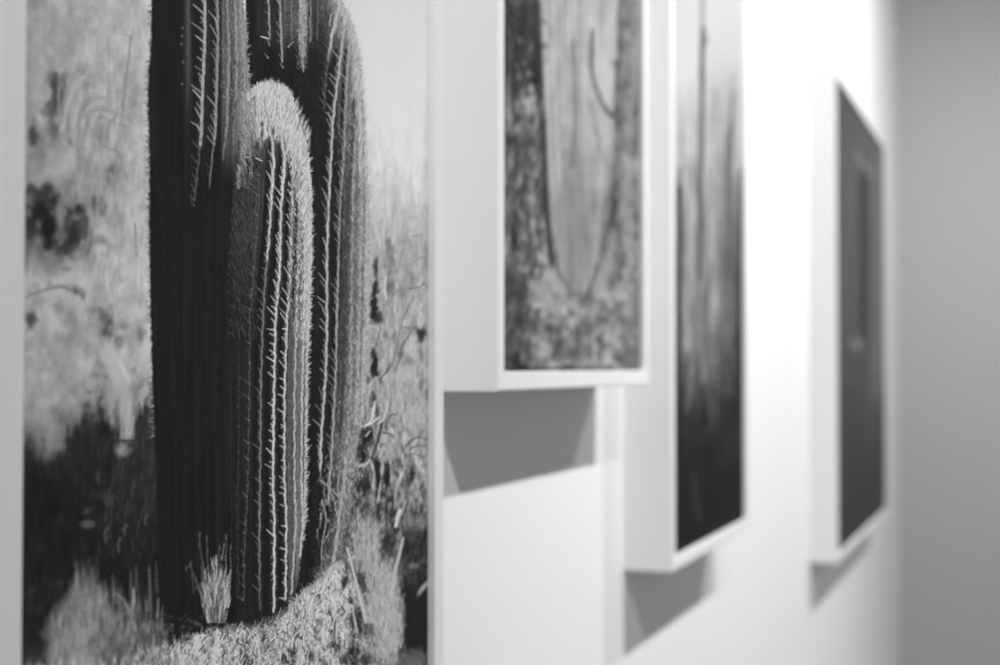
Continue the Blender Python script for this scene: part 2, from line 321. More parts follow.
    DR = [(-520, 330), (-60, 334), (-5, 340), (6, 345), (16, 350), (26, 354), (50, 359.5), (80, 363), (110, 364.5), (150, 366.5), (200, 370), (300, 369.5), (360, 366), (420, 360), (470, 355), (520, 347), (560, 337), (600, 322), (620, 310)]
    dv = 30+smooth(X, 300, 320)*3+rn*5+rf*4
    dv = dv+smooth(Y, 70, -10)*smooth(X, 296, 330)*55*(1+.35*rg+.3*rf)
    xr = interp(DR)
    t = (X-(xr-29))/29
    rm = smooth(t, -.12, .18)
    lit = 74+58*smooth(t, .1, .8)+rf*17+c.N(9, 1.5, 35, 2)*13
    lit = lit+smooth(t, .55, 1.0)*26*(1-smooth(Y, 380, 470))-46*smooth(Y, 430, 520)*(1-smooth(t, .75, 1)*.5)
    # at the shoulder the gap between ribs is lit by spines
    dv = dv*(1-rm)+lit*rm
    m = fill(DL, DR, dv, 1.8, 1.2, 1.6)
    c.clip = m
    D0 = [(-60, 318), (10, 318), (60, 316), (120, 315), (300, 313)]
    Dm = [(0, 342), (8, 339), (20, 336), (35, 332), (48, 330), (62, 328), (80, 326), (110, 324)]
    D1 = [(12, 345), (30, 344), (55, 341), (90, 336.5), (120, 333), (160, 331), (200, 329), (250, 327), (325, 327), (370, 326), (400, 324), (440, 321), (470, 320.5), (500, 326), (530, 318)]
    D2 = [(40, 350), (80, 347), (120, 345.5), (160, 344), (200, 340.5), (242, 339), (320, 337), (370, 336), (410, 334), (450, 332), (482, 330), (510, 328)]
    D3 = [(40, 353), (100, 353), (160, 354), (200, 353), (300, 351.5), (400, 350), (480, 345), (520, 339), (560, 333), (590, 328)]
    D4 = [(60, 357), (120, 360), (200, 361.5), (300, 359), (400, 357), (470, 350)]
    D5 = [(90, 361), (160, 366), (240, 366.5), (330, 364), (400, 361)]
    rib(D0, -500, 40, 2.2, 96, .5, .4); rib([(-500, 306), (60, 306)], -500, 45, 2.4, 110, .5)
    f1 = lambda y: .35+.65*float(smooth(y, 100, 150))
    rib(Dm, 2, 62, 3.0, 182, .85, .3, .1, fade=lambda y: 1-.6*float(smooth(y, 30, 62)), halo=.6)
    rib(Dm, 62, 110, 2.0, 92, .5)
    rib(D1, 14, 470, 2.1, 178, .88, .35, .25, halo=.5)
    rib(D1, 470, 540, 1.4, 130, .6, .8, .6)
    rib(D2, 44, 505, 1.9, 160, .75, .35, .3, halo=.4, fade=lambda y: 1-.3*float(smooth(y, 60, 120))*(1-float(smooth(y, 250, 300))))
    rib(D3, 60, 590, 2.2, 160, .55, .6, .4); rib(D4, 80, 470, 2.2, 172, .5, .6, .4); rib(D5, 110, 400, 1.8, 176, .45, .6, .4)
    c.clip = m
    for tab, off, v, w in [(D2, 7.5, 62, 3.6), (D3, 4.0, 96, 1.6), (D4, 3.2, 80, 1.6)]:
        sh = [(y, x+off) for y, x in tab]
        rib(sh, 100, 440, w, v, .62, .3, .3)
    # dark troughs beside the two bright ribs
    for tab, off, w in [(D1, -6, 4.5), (D2, -3.6, 3.0)]:
        rib([(y, x+off) for y, x in tab], 50, 480, w, 30, .7, .2, .1)
    spines(D1, 60, 470, 8, -.6, -1, 9, 162, 1.4, .9, .8); spines(D2, 60, 480, 7.5, -.55, -1, 8.5, 150, 1.4, .85, .8)
    spines(Dm, 40, 105, 9, -.5, -1, 8, 120, 1.2, .6)
    spines([(y, x-13) for y, x in D1], 60, 110, 8, -.3, -1, 6, 96, 1, .5)
    fuzz(1500, lambda y: float(np.interp(y, [p[0] for p in DR], [p[1] for p in DR]))-abs(rng.normal(0, 10)), (110, 500), (2, 7), 1.5, (130, 195), .9, (.2, .6), .9)
    fuzz(500, lambda y: U(342, 366), (120, 470), (2, 5), 1.7, (50, 95), .9, (.3, .7), .8)
    fuzz(300, lambda y: 345+U(-14, 14)-abs(y)*.1, (-60, 40), (3, 9), 1.4, (150, 200), 1, (.3, .6), .5)
    c.clip = None
    # soft pale fringe of the shoulder against the sky
    for k in range(420):
        y = U(0, 180); x = float(np.interp(y, [p[0] for p in DR], [p[1] for p in DR]))+U(-9, 1.5); l = U(4, 9)
        c.line(x, y, x+l*U(.1, .5), y-l, 1.1, .5, U(178, 214), U(.25, .5), 1.2)
    for k in range(500):
        y = U(160, 440); x = float(np.interp(y, [p[0] for p in DR], [p[1] for p in DR]))+U(-5, 2); l = U(2, 5)
        c.line(x, y, x+l*U(.3, 1), y-l*U(.2, 1), .9, .5, U(165, 205), U(.25, .6), .9)
    # twigs over the foot of that column
    for pts in [[(330, 472), (328, 486), (334, 500), (338, 520)], [(322, 500), (326, 520), (322, 545), (322, 565)], [(320, 480), (330, 488), (340, 500), (338, 515)], [(340, 470), (338, 490), (344, 510), (336, 545), (333, 562)]]:
        c.curve(pts, 1.2, .9, 150, .75, .8)
    for k in range(170):
        x = U(318, 352); y = U(455, 575); c.line(x, y, x+U(-3, 3), y-U(1, 6), U(.7, 1.8), .6, U(110, 185), U(.3, .75), .8)
    rib([(455, 346), (500, 342), (530, 338), (562, 334)], 455, 562, 2.2, 158, .8, .5, .4)
    for k in range(300):
        y = U(400, 560); x = float(np.interp(y, [400, 560], [360, 347]))+U(-6, 11)
        c.line(x, y, x+U(-3, 3), y-U(2, 7), U(.7, 1.4), .5, U(140, 200) if U(0, 1) < .6 else U(30, 80), U(.25, .6), .8)

    # the short middle column behind
    BL = [(-520, 246), (120, 246), (700, 246)]; BR = [(-520, 316), (60, 314), (150, 312), (600, 305)]
    bv = 30+rn*5+rf*4+smooth(X, 255, 259)*(1-smooth(Y, 30, 60))*12
    z = (1-smooth(Y, 20, 66))*smooth(X, 281, 286)*(1-smooth(X, 296, 310)*.3)
    bv = bv+z*(44+rn*16+rf*12)
    z2 = (1-smooth(Y+rg*6, 48, 76))*smooth(X, 298, 300)*(1-smooth(X, 305, 309))
    bv = bv+z2*(62+rf*26)
    m = fill(BL, BR, bv, 1.5, .5, 2.5); c.clip = m
    B1 = [(-500, 266), (0, 268.5), (40, 270), (64, 268)]; B2 = [(-500, 276), (0, 280), (40, 281.5), (64, 282.5), (80, 283)]
    rib(B1, -500, 40, 1.9, 150, .8, .2, .15, fade=lambda y: 1-.4*float(smooth(y, 15, 40)), halo=.5); rib(B2, -500, 62, 2.1, 150, .85, .2, .15, fade=lambda y: 1-.3*float(smooth(y, 30, 64)), halo=.5)
    rib([(-500, 291), (60, 292)], -500, 40, 2.2, 112, .5); rib([(-500, 301), (75, 303)], -500, 72, 2.4, 156, .6, .5, .5); rib([(-500, 311), (50, 310.5)], -500, 42, 1.4, 150, .6, .4, .4)
    spines(B1, -500, 66, 9.5, -.75, -1, 7, 150, 1.4, .85, .6); spines(B2, -500, 70, 9, -.55, -1, 7, 150, 1.4, .8, .6)
    fuzz(220, lambda y: U(297, 307), (-60, 70), (2, 5), 1.6, (130, 185), .9, (.3, .7), .8)
    c.line(261, 36.5, 268, 38.5, 1.2, 1.8, 176, .9); c.line(288, 47, 293, 42, 1.4, 1.4, 150, .7)
    c.clip = None

    # the big left column
    AL = [(-520, 153), (0, 151.5), (40, 151), (75, 148), (100, 147.5), (160, 149), (220, 149), (300, 150), (360, 151.5), (400, 153), (440, 155), (480, 157), (560, 158), (640, 160), (720, 165)]
    AR = [(-520, 238), (0, 243), (20, 245.5), (60, 248.5), (90, 250), (130, 252), (200, 258), (640, 262)]
    tt = (1-smooth(Y+(X-215)*-.6, 120, 180))
    av = 28.5+rn*3.4+smooth(Y, 560, 200)*2+np.zeros_like(X)
    av = av+smooth(X, 182, 187)*(1-smooth(X, 189, 194))*(1-smooth(Y, 60, 150))*30
    av = av+tt*smooth(X, 219, 224)*(62+36*smooth(X, 230, 247)+rn*13+rf*9)
    av = av+tt*smooth(X, 206, 209)*(1-smooth(X, 214, 217))*6
    m = fill(AL, AR, av, 1.0, .9, 1.6); c.clip = m
    A0 = [(-500, 184), (0, 188), (60, 188.5), (120, 187)]
    A1 = [(-500, 202), (0, 204.8), (30, 205), (60, 204), (90, 202.5), (130, 201.5), (150, 200), (170, 197.5), (200, 194.5)]
    A2 = [(-500, 214), (0, 217.5), (40, 218), (80, 217), (110, 216), (130, 215.5), (150, 213), (170, 211), (190, 209)]
    A3 = [(-500, 224), (0, 227.5), (60, 229), (100, 228), (125, 227), (150, 224), (165, 222)]
    A4 = [(-500, 231), (0, 235), (60, 237), (100, 236)]; A5 = [(-500, 236), (0, 240.5), (60, 244), (110, 244)]
    rib(A0, -500, 110, 2.4, 84, .55, .4, .3, fade=lambda y: 1-.8*float(smooth(y, 30, 110)))
    rib(A1, -500, 146, 2.9, 158, .9, .2, .08, halo=.5); rib(A1, 146, 200, 1.8, 84, .7, .4, .4)
    rib(A2, -500, 140, 2.6, 136, .85, .2, .15, halo=.4); rib(A2, 140, 189, 1.6, 112, .8, .2, .2, fade=lambda y: 1-.5*float(smooth(y, 175, 190)))
    rib(A3, -500, 160, 2.2, 140, .7, .3, .2, fade=lambda y: 1-.6*float(smooth(y, 120, 165))); rib(A4, -500, 100, 2.0, 148, .6, .4, .3); rib(A5, -500, 110, 2.6, 152, .6, .4, .3)
    spines(A1, -500, 140, 8.8, -.85, -1.0, 9.5, 160, 1.9, .9, .5, .3); spines(A1, 140, 212, 9, -.8, -1.1, 8, 96, 1.5, .8, .8, .6)
    spines(A2, -500, 145, 9, -.6, -1.15, 9.5, 150, 1.8, .85, .5, .3); spines(A2, 145, 180, 8, -.7, -1.1, 6, 84, 1.3, .7)
    for y in (28, 36, 44, 62, 84): c.blob(182.5+U(-1, 1), y, 1.4, 1.7, 104, .75, hard=.3)
    fuzz(260, lambda y: U(222, 249), (-500, 120), (2, 6), 2.2, (130, 175), .9, (.2, .5), .6)
    fuzz(160, lambda y: U(222, 249), (-20, 120), (2, 6), 2.2, (130, 175), .9, (.2, .5), .6)
    fuzz(60, lambda y: U(220, 245), (60, 150), (3, 9), 1.7, (40, 70), 1.2, (.3, .6), .4)
    # faint ribs in the shade
    for x, v in [(163, 35), (174, 35), (184, 37), (196, 38), (206, 37), (216, 39), (225, 36)]:
        rib([(180, x+3), (400, x), (620, x+3)], 200, 560, 3.2, v-3, .45, .3, .1)
    c.clip = None
    fuzz(300, lambda y: float(np.interp(y, [p[0] for p in AR], [p[1] for p in AR])), (-500, 100), (2, 4.5), .7, (130, 175), 1.0, (.4, .8), .7)
    for k in range(900):   # fine bristles at the left outline
        y = U(-500, 440); x = float(np.interp(y, [p[0] for p in AL], [p[1] for p in AL]))+U(-1, 1.5)
        if U(0, 1) < .4: c.line(x, y, x-U(1.5, 4), y-U(0, 2), 1.0, .5, U(40, 90), U(.4, .8), .7)
        else: c.line(x-1, y, x-U(3, 6), y+U(-2, 2), 1.0, .6, U(190, 206), U(.2, .45), .9)

    # the front column
    CT = 84
    CL = [(80, 262), (84, 256), (90, 250), (98, 247.5), (120, 243), (150, 237), (200, 232), (260, 228), (350, 226), (480, 226), (640, 228)]
    CR = [(80, 276), (84, 284), (90, 289), (98, 292.5), (110, 296), (125, 301), (140, 305), (160, 309.5), (185, 311.5), (250, 312.5), (300, 311), (350, 309), (400, 307.5), (450, 307), (500, 306.5), (520, 306), (540, 303.5), (560, 301), (590, 297), (612, 291), (640, 285)]
    cn = c.N(6, 1.1, 41, 3); cl = c.N(3, 1.5, 42, 2)
    shade = 33+rn*4+cl*2
    shade = shade+smooth(X, 230, 250)*5+(1-smooth(Y, 210, 330))*(cn*13+15)*smooth(X, 226, 236)
    shade = shade-5*smooth(Y, 480, 560)
    crown = smooth(X, 246, 262)*14+176+cn*22+c.N(9, 2.0, 43, 2)*12
    # crown wool reaches further down on the sunny side
    wl = np.interp(xx, [236, 246, 256, 262, 270, 278, 286, 294, 302, 310], [112, 122, 130, 132, 126, 126, 140, 164, 205, 240])[None, :]
    cm = 1-smooth(Y+cn*14, wl-20, wl+34)
    lm = smooth(X, 242, 252)*.8+.2
    c.mix(0, 0)
    sunny = 84+34*smooth(X, 290, 306)+rn*16+rf*16
    sunny = sunny+(1-smooth(Y, 150, 330))*(26+rf*18)*smooth(X, 284, 292)
    e1 = interp([(100, 281), (160, 287), (240, 284), (320, 289), (480, 288), (600, 288)])
    body = shade*(1-smooth(X, e1-1, e1+1.5))+sunny*smooth(X, e1-1, e1+1.5)*(1-smooth(Y, 540, 600)*.3)
    body = body*(1-cm*lm)+crown*cm*lm
    top = smooth(Y+cn*2.5, 80+np.abs(X-270)*.12, 85+np.abs(X-270)*.18)
    base = 1-smooth(Y, 640, 660)
    m = fill(CL, CR, body, 1.1, 1.2, 1.2, top=top*base); c.clip = m
    b_ = [(120, 268), (140, 272), (160, 274), (210, 271), (245, 268.5), (290, 264.5), (320, 263), (382, 261), (482, 260), (540, 259.5), (620, 260)]
    c_ = [(110, 276), (135, 281), (160, 285), (210, 281), (267, 280), (320, 275.5), (395, 274), (482, 273), (520, 274.5), (612, 274)]
    d_ = [(115, 284), (160, 293), (220, 292), (280, 290), (320, 287), (395, 284.5), (482, 284.5), (520, 286.5), (600, 285.5)]
    e_ = [(130, 294), (160, 299), (220, 299.5), (300, 297), (395, 294.5), (482, 294.5), (520, 296), (594, 291.5)]
    f_ = [(150, 304), (200, 306), (300, 304.5), (395, 302), (482, 301.5), (520, 303), (556, 300)]
    g_ = [(170, 309), (250, 310), (350, 307), (480, 305.5), (530, 304)]
    a_ = [(130, 261), (160, 260), (200, 259), (240, 256), (320, 250), (400, 249.5), (482, 248), (560, 244), (600, 244)]
    h_ = [(330, 239), (420, 239), (500, 238), (600, 238)]; i_ = [(340, 231), (500, 231), (600, 232)]
    def fd(a, b, lo=0.0): return lambda y: lo+(1-lo)*float(smooth(y, a, b))
    for tab, off, w, y0, y1 in [(b_, 6.3, 5.4, 140, 615), (c_, 5.6, 4.6, 135, 610), (b_, -5.5, 4.4, 140, 615), (d_, 4.4, 3.0, 150, 310)]:
        rib([(y, x+off) for y, x in tab], y0, y1, w, 28, .75, .3, .2, fade=fd(y0, y0+45))
    rib(d_, 150, 300, 7, 92, 0.0)
    rib([(y, x+4.6) for y, x in d_], 300, 560, 4.4, 80, .6, .3, .1)
    rib(a_, 150, 600, 1.6, 76, .6, .5, .5, fade=fd(150, 200)); rib(h_, 330, 600, 1.2, 56, .6, .5, .5, fade=fd(330, 380)); rib(i_, 340, 560, 1.1, 50, .5, .5, .5, fade=fd(340, 380))
    rib(b_, 125, 262, 2.0, 176, .9, .4, .3, fade=fd(120, 150), halo=.5); rib(b_, 262, 610, 1.8, 112, .85, .4, .35, halo=.4, fade=lambda y: 1-.55*float(smooth(y, 560, 610)))
    rib(c_, 112, 612, 2.2, 184, .92, .35, .25, fade=fd(110, 140), halo=.6)
    rib(d_, 120, 600, 2.1, 178, .9, .4, .25, fade=fd(118, 150), halo=.5)
    rib(e_, 140, 594, 1.7, 176, .85, .4, .25, fade=fd(130, 170), halo=.3)
    rib(f_, 160, 556, 1.7, 184, .85, .4, .3); rib(g_, 180, 530, 1.8, 182, .8, .5, .4)
    c.clip = None
    spines(b_, 160, 262, 8.5, -.5, -1, 10, 178, 1.5, .95, .6, .5)
    spines(b_, 262, 600, 10, -.65, -.85, 7, 120, 1.4, .8, 1.0, .5)
    spines(c_, 150, 330, 8, -.55, -1, 9.5, 196, 1.6, 1, .6, .5); spines(c_, 330, 545, 9, -.9, -.5, 6.5, 196, 1.7, .95, 1.4, .5); spines(c_, 545, 610, 8, -.3, .7, 6, 170, 1.3, .8, 2.5, .9)
    spines(d_, 150, 330, 8, -.5, -1, 9, 190, 1.5, .95, .6, .5); spines(d_, 330, 600, 10.5, -.9, -.6, 6.5, 188, 1.7, .9, 1.4, .4)
    spines(e_, 170, 330, 8, -.5, -1, 5.5, 176, 1.1, .6, 1, .6)
    spines(a_, 170, 600, 11, -.7, -.8, 6, 110, 1.2, .7, 1, .4); spines(h_, 330, 600, 12, -.7, -.5, 4, 74, 1.1, .6, 1, .3)
    spines(c_, 160, 600, 14, .9, .1, 4, 150, 1.1, .6, 1.2, .3); spines(e_, 520, 590, 7, .7, -.3, 5, 160, 1.1, .8, 1.6, .8)
    # edge spines, pale, pointing out to the right
    for k in range(330):
        y = U(130, 540); x = float(np.interp(y, [p[0] for p in CR], [p[1] for p in CR]))-U(0, 3)
        c.line(x, y, x+U(1.5, 4), y-U(-2, 4), 1.1, .5, U(160, 205), U(.4, .85), .7)
    spines([(y, x-1) for y, x in CR], 340, 530, 12, .7, -1, 4.5, 176, 1.3, .8, 1.6, .5)
    c.clip = m
    fuzz(2000, lambda y: float(np.interp(y, [p[0] for p in CR], [p[1] for p in CR]))-abs(rng.normal(0, 7.5)), (140, 340), (2, 6), 1.7, (150, 220), 1.0, (.3, .65), .7)
    fuzz(500, lambda y: U(286, 306), (330, 560), (2, 6), 1.6, (70, 170), .9, (.15, .4), .6)
    fuzz(300, lambda y: U(288, 304), (170, 330), (2, 5), 1.6, (45, 80), 1.2, (.3, .6), .5)
    fuzz(700, lambda y: U(228, 258), (105, 340), (3, 8), 1.9, (62, 112), .8, (.2, .5), .6)
    fuzz(300, lambda y: U(234, 262), (100, 160), (3, 9), 1.8, (90, 160), .9, (.3, .6), .5)
    fuzz(350, lambda y: 247+(y-100)*-.12+abs(rng.normal(0, 7)), (96, 190), (4, 10), 1.9, (120, 175), .9, (.25, .6), .4)
    c.clip = None
    # crown wool: a fan of fine bristles
    for k in range(2300):
        x = U(242, 309); y = 85+((x-270)/34)**2*38*(1 if x > 270 else .8)+U(0, 1)**1.2*(54+max(0, x-284)*3)
        if x < 254 and U(0, 1) < .5: continue
        a = math.pi/2-(x-262)/120+U(-.22, .22); l = U(3.5, 9); v = U(182, 222) if U(0, 1) < .78 else U(110, 155)
        if x < 256: v = v*U(.6, .95)
        c.line(x, y, x+math.cos(a)*l, y-math.sin(a)*l, 1.0, .45, v, U(.3, .75), .7)
    for (x, y, h_h) in [(257, 146, 10), (262, 134, 7), (270, 145, 13), (273, 132, 7), (281, 140, 9), (283, 158, 12), (267, 162, 13), (256, 162, 9), (262, 124, 4), (279, 150, 9)]:
        c.blob(x, y, 2.0, h_h*.75, 40, .62, ang=.05, hard=.2)
    rib(b_, 132, 200, 2.0, 180, .7, .4, .3); rib(c_, 128, 200, 2.0, 190, .8, .4, .3)
    spines(b_, 140, 190, 7, -.3, -1, 10, 190, 1.4, .85, .8, .7); spines(c_, 130, 190, 6, -.3, -1, 9, 190, 1.3, .8, .8, .7)
    c.line(245, 157, 249, 157.5, 1.4, 1.4, 150, .9); c.line(256, 158, 262, 161, 1.3, 1.5, 170, .9)
    for k in range(120): x = U(247, 292); c.line(x, 88+abs(x-270)**1.6*.09, x+U(-2, 2)+(x-268)*.06, 80+abs(x-270)**1.6*.085+U(-2, 3), 1.1, .5, U(180, 208), .5, .7)

    # ---- foreground
    # blurred bush, bottom left
    def bush(fn, n, v, L, w, al, soft, lean=.1):
        for _ in range(n):
            x, y = fn(); c.line(x, y, x+U(-1, 1)*lean*20, y-U(*L), U(*w), 1.0, U(*v), U(*al), soft)
    hb = np.interp(xx, [45, 52, 60, 70, 76, 84, 90, 97, 101, 108, 118, 128, 136, 144, 152, 160, 166, 175], [640, 618, 606, 594, 572, 566, 572, 570, 596, 582, 588, 600, 592, 598, 606, 600, 640, 660])[None, :]
    bm_ = smooth(Y, hb+6+n2*8, hb+46+n2*8)*(1-smooth(Y, 720, 800))*smooth(X, 44, 56)*(1-smooth(X, 150, 168))
    c.mix(bm_*.85, 122+n2*22+n1*10-smooth(X, 100, 118)*28+smooth(X, 100, 106)*0)
    c.blob(76, 640, 30, 34, 146, .75, wob=W*.7)
    hx = lambda x: float(np.interp(x, xx, hb[0]))
    bush(lambda: ((lambda x: (x, hx(x)+U(8, 60)))(U(50, 108))), 260, (95, 165), (8, 24), (1.5, 4), (.2, .5), 2.6)
    bush(lambda: ((lambda x: (x, hx(x)+U(8, 70)))(U(100, 166))), 330, (70, 165), (6, 22), (1, 3), (.25, .6), 2.0)
    for pts, v in [([(135, 630), (132, 612), (134, 600), (133, 588)], 150), ([(132, 620), (126, 604), (118, 594)], 130), ([(150, 610), (150, 590), (149, 566)], 96), ([(131, 596), (131, 572)], 84), ([(137, 590), (136, 566)], 80), ([(157, 592), (156, 562)], 70), ([(98, 610), (98, 586)], 130), ([(78, 606), (76, 588)], 124), ([(54, 636), (51, 612)], 110), ([(82, 590), (84, 568)], 96), ([(91, 580), (93, 566)], 90)]:
        c.curve(pts, 3.4, 1.8, v, .7, 2.2, n=5)
    for k in range(90):
        x = U(48, 164); y = hx(x)+U(4, 90); c.line(x, y, x+U(-3, 3), y-U(6, 18), U(1, 2.6), 1, U(44, 96), U(.2, .5), 2.2)
    for b in [(102, 628, 3, 10, 70, .6), (110, 640, 3, 6, 70, .5), (141, 615, 4, 22, 46, .6), (120, 650, 4, 8, 70, .5), (58, 600, 5, 12, 50, .4), (146, 640, 5, 12, 60, .5)]: c.blob(*b, wob=W)
    # dark leaf litter between bush and plant
    for k in range(120):
        x = U(148, 215); y = U(615, 668); v = U(60, 150)*(.5+.5*float(smooth(y, 610, 650)))
        c.blob(x, y, U(1.5, 4), U(1, 2.6), v, .6, ang=U(-1, 1))
    # bright plant before the left column
    for k in range(800):
        t0 = U(0, 1); x = 206+t0*24; yb = 613-abs(t0-.5)*10; tp = U(-1, 1)
        xt = 202+t0*27; yt = 552+abs(t0-.55)*26+U(-6, 40)
        s_ = U(0, .8); x1 = x*.5+217*.5; x1 = x1+(xt-x1)*min(1, s_*2.1); y1_ = 618+(yt-618)*s_
        c.line(x1, y1_, x1+(xt-217)*.12+U(-1, 1), y1_-U(4, 12), U(1.0, 2.2), .7, (U(140, 188) if U(0, 1) < .7 else U(45, 90))-(22 if x1 < 204 else 0), U(.35, .75), 1.0)
    for pts, v in [([(205, 580), (203, 566), (200, 545), (199.5, 532)], 92), ([(208, 570), (207, 550), (206.5, 536)], 90), ([(226, 580), (226, 560), (226.5, 535)], 110), ([(218, 575), (219, 550)], 120), ([(200, 590), (196, 580), (190, 566), (186, 570)], 92), ([(194, 590), (192, 575), (191, 562)], 74), ([(230, 590), (231, 570), (230, 550)], 110), ([(203, 600), (197, 585)], 100), ([(222, 560), (224, 545)], 130)]:
        c.curve(pts, 1.7, .8, v, .5, 1.4, n=5)
        for q in pts: c.blob(q[0]+U(-1, 1), q[1]+U(-3, 3), 1.2, 3, v*1.1, .5)
    for k in range(60):
        x = U(207, 225); c.line(x, 622, x+(x-216)*.25+U(-1, 1), 622-U(6, 16), U(.9, 1.6), .6, U(110, 176) if k % 3 else 45, .7, .9)
    for b in [(213, 600, 1.4, 14, 50, .7), (217, 608, 2, 10, 44, .7), (206, 605, 1, 6, 60, .5)]: c.blob(*b)
    # straw covered ground
    gh = np.interp(xx, [100, 125, 140, 155, 175, 190, 200, 212, 225, 245, 262, 275, 288, 296, 306, 314, 322, 330, 338, 346, 352, 365, 380, 400, 410, 420, 440],
                   [662, 656, 652, 648, 643, 638, 634, 628, 629, 628, 624, 620, 610, 600, 590, 586, 578, 570, 564, 566, 580, 592, 600, 640, 660, 680, 700])[None, :]
    sn = c.N(5, 2.5, 51, 3); sn2 = c.N(2.5, 2, 52, 2)
    gm = smooth(Y+sn*3+n2*10*(1-smooth(X, 165, 205)), gh-1-5*(1-smooth(X, 160, 200)), gh+4+14*(1-smooth(X, 150, 200)))*(1-smooth(X, 385, 400))
    sv = 158+sn*34+sn2*26-smooth(X, 200, 150)*14
    c.mix(gm, sv)
    ghf = lambda x: float(np.interp(x, xx, gh[0]))
    holes = [(293, 652, 4, 10, 40), (286, 660, 4, 5, 30), (297, 636, 3, 10, 70), (329, 612, 2.5, 4, 44), (335, 630, 2.5, 7, 50), (344, 585, 2.5, 5, 50), (351, 600, 2, 5, 36), (357, 620, 5, 12, 36), (345, 582, 4, 6, 40), (362, 582, 3, 10, 44), (336, 645, 5, 5, 46), (311, 655, 3, 6, 46), (244, 655, 3, 5, 60), (248, 663, 5, 4, 40), (233, 660, 2, 4, 60), (354, 655, 5, 10, 40), (372, 632, 6, 9, 56), (366, 600, 3, 6, 60), (374, 640, 3, 5, 46), (346, 660, 5, 6, 44), (306, 620, 1.5, 9, 90), (285, 655, 2, 3, 40), (365, 660, 6, 5, 60), (324, 648, 3, 3, 70), (213, 643, 1.5, 5, 90), (205, 651, 3, 3, 90)]
    for b in holes: c.blob(*b, .85, wob=W2)
    for k in range(4200):
        x = U(130, 392) if k % 3 else U(285, 385); y = ghf(x)+U(0, 1)**1.1*(110 if x < 300 else 120)
        if x < 300: a = U(.3, 2.8)
        else: a = rng.normal(1.75, .55)
        l = U(2.5, 11); v = U(172, 214) if U(0, 1) < .62 else U(34, 110)
        if x < 190: v = v*.85
        c.line(x, y, x+math.cos(a)*l, y-math.sin(a)*l, U(.7, 1.6), .6, v, U(.35, .85), .8)
    low2 = c.N(16, 9, 53, 3)
    c.a += gm*(low2*24+smooth(X, 250, 200)*4+smooth(X, 300, 345)*(1-smooth(X, 345, 360))*(1-smooth(Y, 610, 650))*14-smooth(X, 335, 362)*smooth(Y, 600, 640)*30)
    for b in holes: c.blob(*b, .6, wob=W2)
    for k in range(170):
        x = U(150, 345); y = ghf(x)+U(0, 1)**1.4*70
        c.curve([(x, y+U(5, 13)), (x+U(-2, 3), y+3), (x+U(-5, 7), y-U(0, 4))], U(.9, 1.6), .7, U(186, 214), U(.45, .85), .8, n=4)
    for k in range(110):
        x = U(225, 290); y = ghf(x)+1; c.line(x, y, x+U(-2, 2), y-U(2, 7), 1, .5, U(70, 150), .6, .8)
    for k in range(160):
        x = U(288, 345); y = ghf(x)+3; c.line(x, y, x+U(-3, 3), y-U(3, 7), 1, .5, U(140, 190), .7, .8)
    for pts, v, w in [([(300, 665), (300, 645), (298, 640)], 172, 4), ([(347, 548), (352, 566), (358, 590), (366, 622)], 186, 2.8), ([(348, 560), (356, 556)], 180, 2.6), ([(356, 580), (362, 600), (368, 620)], 172, 1.8), ([(352, 606), (357, 632)], 170, 2), ([(324, 645), (334, 664)], 178, 1.8), ([(305, 625), (308, 605), (312, 596)], 168, 1.8), ([(290, 612), (283, 622)], 176, 1.6), ([(329, 577), (331, 568), (338, 566), (343, 574)], 176, 2.2), ([(343, 620), (350, 606)], 176, 3), ([(345, 605), (352, 606)], 182, 3)]:
        c.curve(pts, w*.8, w, v, .9, 1, n=6)
    # feathery tall bush, right
    def feather(cx, cy, rx, ry, val, sd):
        c.blob(cx, cy, rx, ry, val, .96, hard=.62, wob=c.N(5, 2.2, sd, 2)*.22)
        for k in range(int(rx*ry*1.1)):
            a = U(0, 6.283); r = math.sqrt(U(0, 1)); x = cx+math.cos(a)*r*rx; y = cy+math.sin(a)*r*ry
            ins = 1 if r < .85 else .6
            c.line(x, y, x+(x-cx)*.12+U(-.7, .7), y-U(3, 8), .9, .5, (U(158, 206) if U(0, 1) < .62 else U(84, 130)), U(.25, .6)*ins, .8)
    feather(367, 548, 13, 30, 158, 61); feather(382, 585, 15, 26, 166, 63); feather(387, 622, 18, 42, 170, 62)
    for pts, v, w in [([(403, 538), (399, 556), (394, 576), (391, 600)], 176, 3.6), ([(400, 512), (396, 526)], 190, 3.4)]:
        c.curve(pts, w*.6, w, v, .9, 1.1, n=6)
    for b in [(364, 592, 2.5, 8, 60, .7), (371, 630, 3, 7, 70, .6), (360, 565, 1.5, 6, 80, .5), (378, 636, 3, 8, 110, .5)]: c.blob(*b, wob=W2)
    c.mix(smooth(X, 402, 408)*smooth(Y, 590, 600)*(1-smooth(Y, 642, 652)), 31+m1*3)
    k3 = np.array([1, 4, 6, 4, 1])/16.0                                  # crispen what the lens softens
    b = c.a.copy()
    for _ in range(2):
        p = np.pad(b, 2, 'edge'); b = sum(k3[i]*p[i:i+c.h, 2:-2] for i in range(5))
        p = np.pad(b, 2, 'edge'); b = sum(k3[i]*p[2:-2, i:i+c.w] for i in range(5))
    near = smooth(X, 130, 170)
    c.a += (c.a-b)*(.35+.85*near)+c.N(1.0, 1.0, 99, 1)*1.6
    c.a = np.clip(c.a, 20, 224)
    return c
